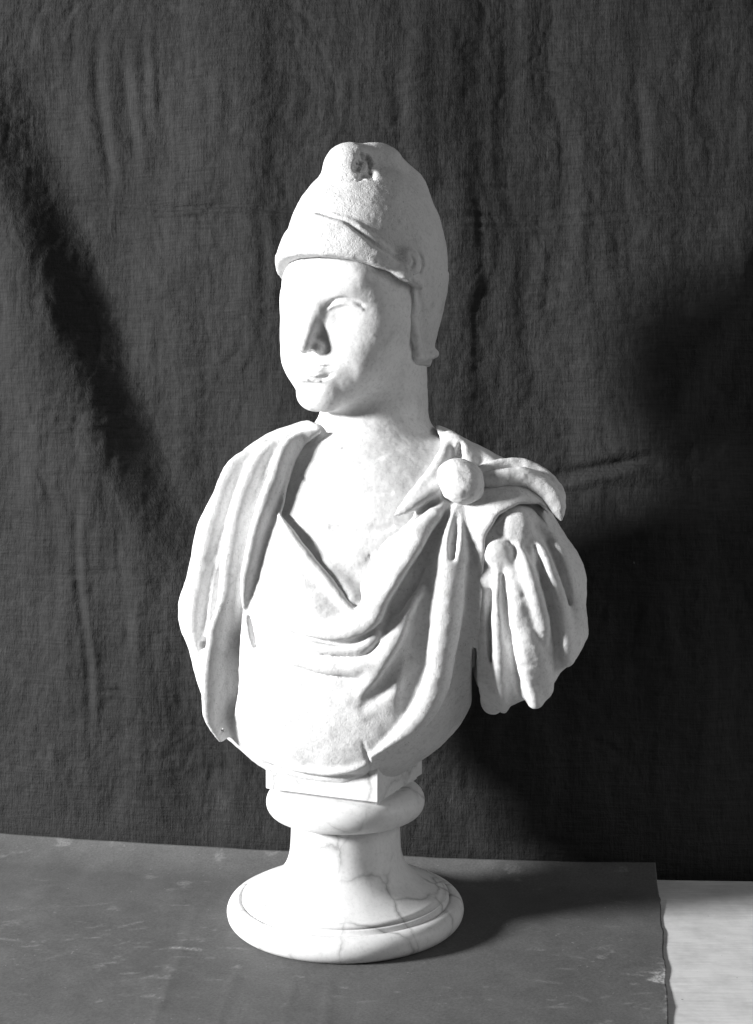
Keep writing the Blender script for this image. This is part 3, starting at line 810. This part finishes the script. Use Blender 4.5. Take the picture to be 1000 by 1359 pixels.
Y = -450 + tt * (cloth_y(X) - 12 + 450)
Zs = ZT + 1.0 + 20 * np.clip((tt - 0.88) / 0.12, 0, None) ** 2 + 0 * X
far = sst((np.hypot(X + 41, Y) - 165) / 60)
Zs = Zs + far * 1.2 * fbm(X / 130, Y / 130, X * 0, 3, 81)
def seg_d(u0, v0, u1, v1):
    a, b = np.array(onz(u0, v0)), np.array(onz(u1, v1)); d = b - a
    q = np.clip(((X - a[0]) * d[0] + (Y - a[1]) * d[1]) / (d @ d), 0, 1)
    return np.hypot(X - a[0] - q * d[0], Y - a[1] - q * d[1])
for u0, v0, u1, v1, a in ((262, 1205, 205, 1360, 0.5), (330, 1250, 285, 1370, 0.45), (395, 1285, 372, 1380, 0.35), (440, 1290, 430, 1380, 0.4)):
    Zs = Zs + far * a * np.exp(-(seg_d(u0, v0, u1, v1) / 7) ** 2)
cx, cy_ = onz(884, 1335)
Zs = Zs + 2.5 * np.clip(1 - np.hypot(X - cx, (Y - cy_) * 0.8) / 60, 0, 1) ** 2
# scuffs, peeled edge and dust where the paper is worn down to its pale core
wear = np.zeros_like(X)
rs = np.random.RandomState(4)
for k in range(150):
    if k < 70: u, v = rs.normal(160, 75), rs.normal(1250, 22)
    elif k < 95: u, v = rs.normal(740, 80), rs.normal(1290, 34)
    elif k < 110: u, v = rs.normal(845, 26), rs.normal(1300, 24)
    else: u, v = rs.uniform(20, 860), rs.uniform(1150, 1335)
    if v < 1125 or v > 1350: continue
    x0, y1 = onz(u, v); ln = abs(rs.normal(0, 9)) + 1.5; an = rs.normal(0.0, 0.3)
    dx, dyy = X - x0, Y - y1
    m = (np.abs(dx) < 70) & (np.abs(dyy) < 40)
    p = dx[m] * math.cos(an) + dyy[m] * math.sin(an); q = -dx[m] * math.sin(an) + dyy[m] * math.cos(an)
    q = q - 0.004 * rs.normal() * p * p
    wd = rs.uniform(1.4, 3.0)
    wear[m] = np.maximum(wear[m], 0.5 * rs.uniform(0.08, 0.7) ** 1.4 * np.exp(-(p / ln) ** 4 - (q / wd) ** 2))
n1 = fbm(X / 40, Y / 26, X * 0, 4, 91)
wear = np.maximum(wear, np.clip(n1 * 0.7 - 0.62, 0, 0.22) * sst((fbm(X / 200, Y / 160, X * 0, 2, 95) + 0.2) / 0.5))
dv = (xr - X)
pe = sst((n1 * 16 + 10 - dv) / 10) * sst((vrow - 1255) / 25) * (1 - 0.6 * sst((vrow - 1325) / 10))
wear = np.maximum(wear, pe)
wear = np.maximum(wear, 0.55 * np.exp(-(seg_d(228, 1259, 266, 1262) / 3) ** 2))
Vs = np.stack([X, Y, Zs], -1).reshape(-1, 3)
ii = np.arange(nx - 1)[:, None] * ny + np.arange(ny - 1)[None]
Q = np.stack([ii, ii + ny, ii + ny + 1, ii + 1], -1).reshape(-1, 4)
osheet = link_mesh('paper_sheet', world(Vs), Q, M_paper, None, world([0, 0, ZT]))
at_ = osheet.data.attributes.new('wear', 'FLOAT', 'POINT'); at_.data.foreach_set('value', wear.ravel().astype(np.float32))
so = osheet.modifiers.new('thickness', 'SOLIDIFY'); so.thickness = 0.0009; so.offset = -1
osheet['label'] = 'dark scuffed paper sheet under the round socle, worn along its right edge'; osheet['category'] = 'paper sheet'
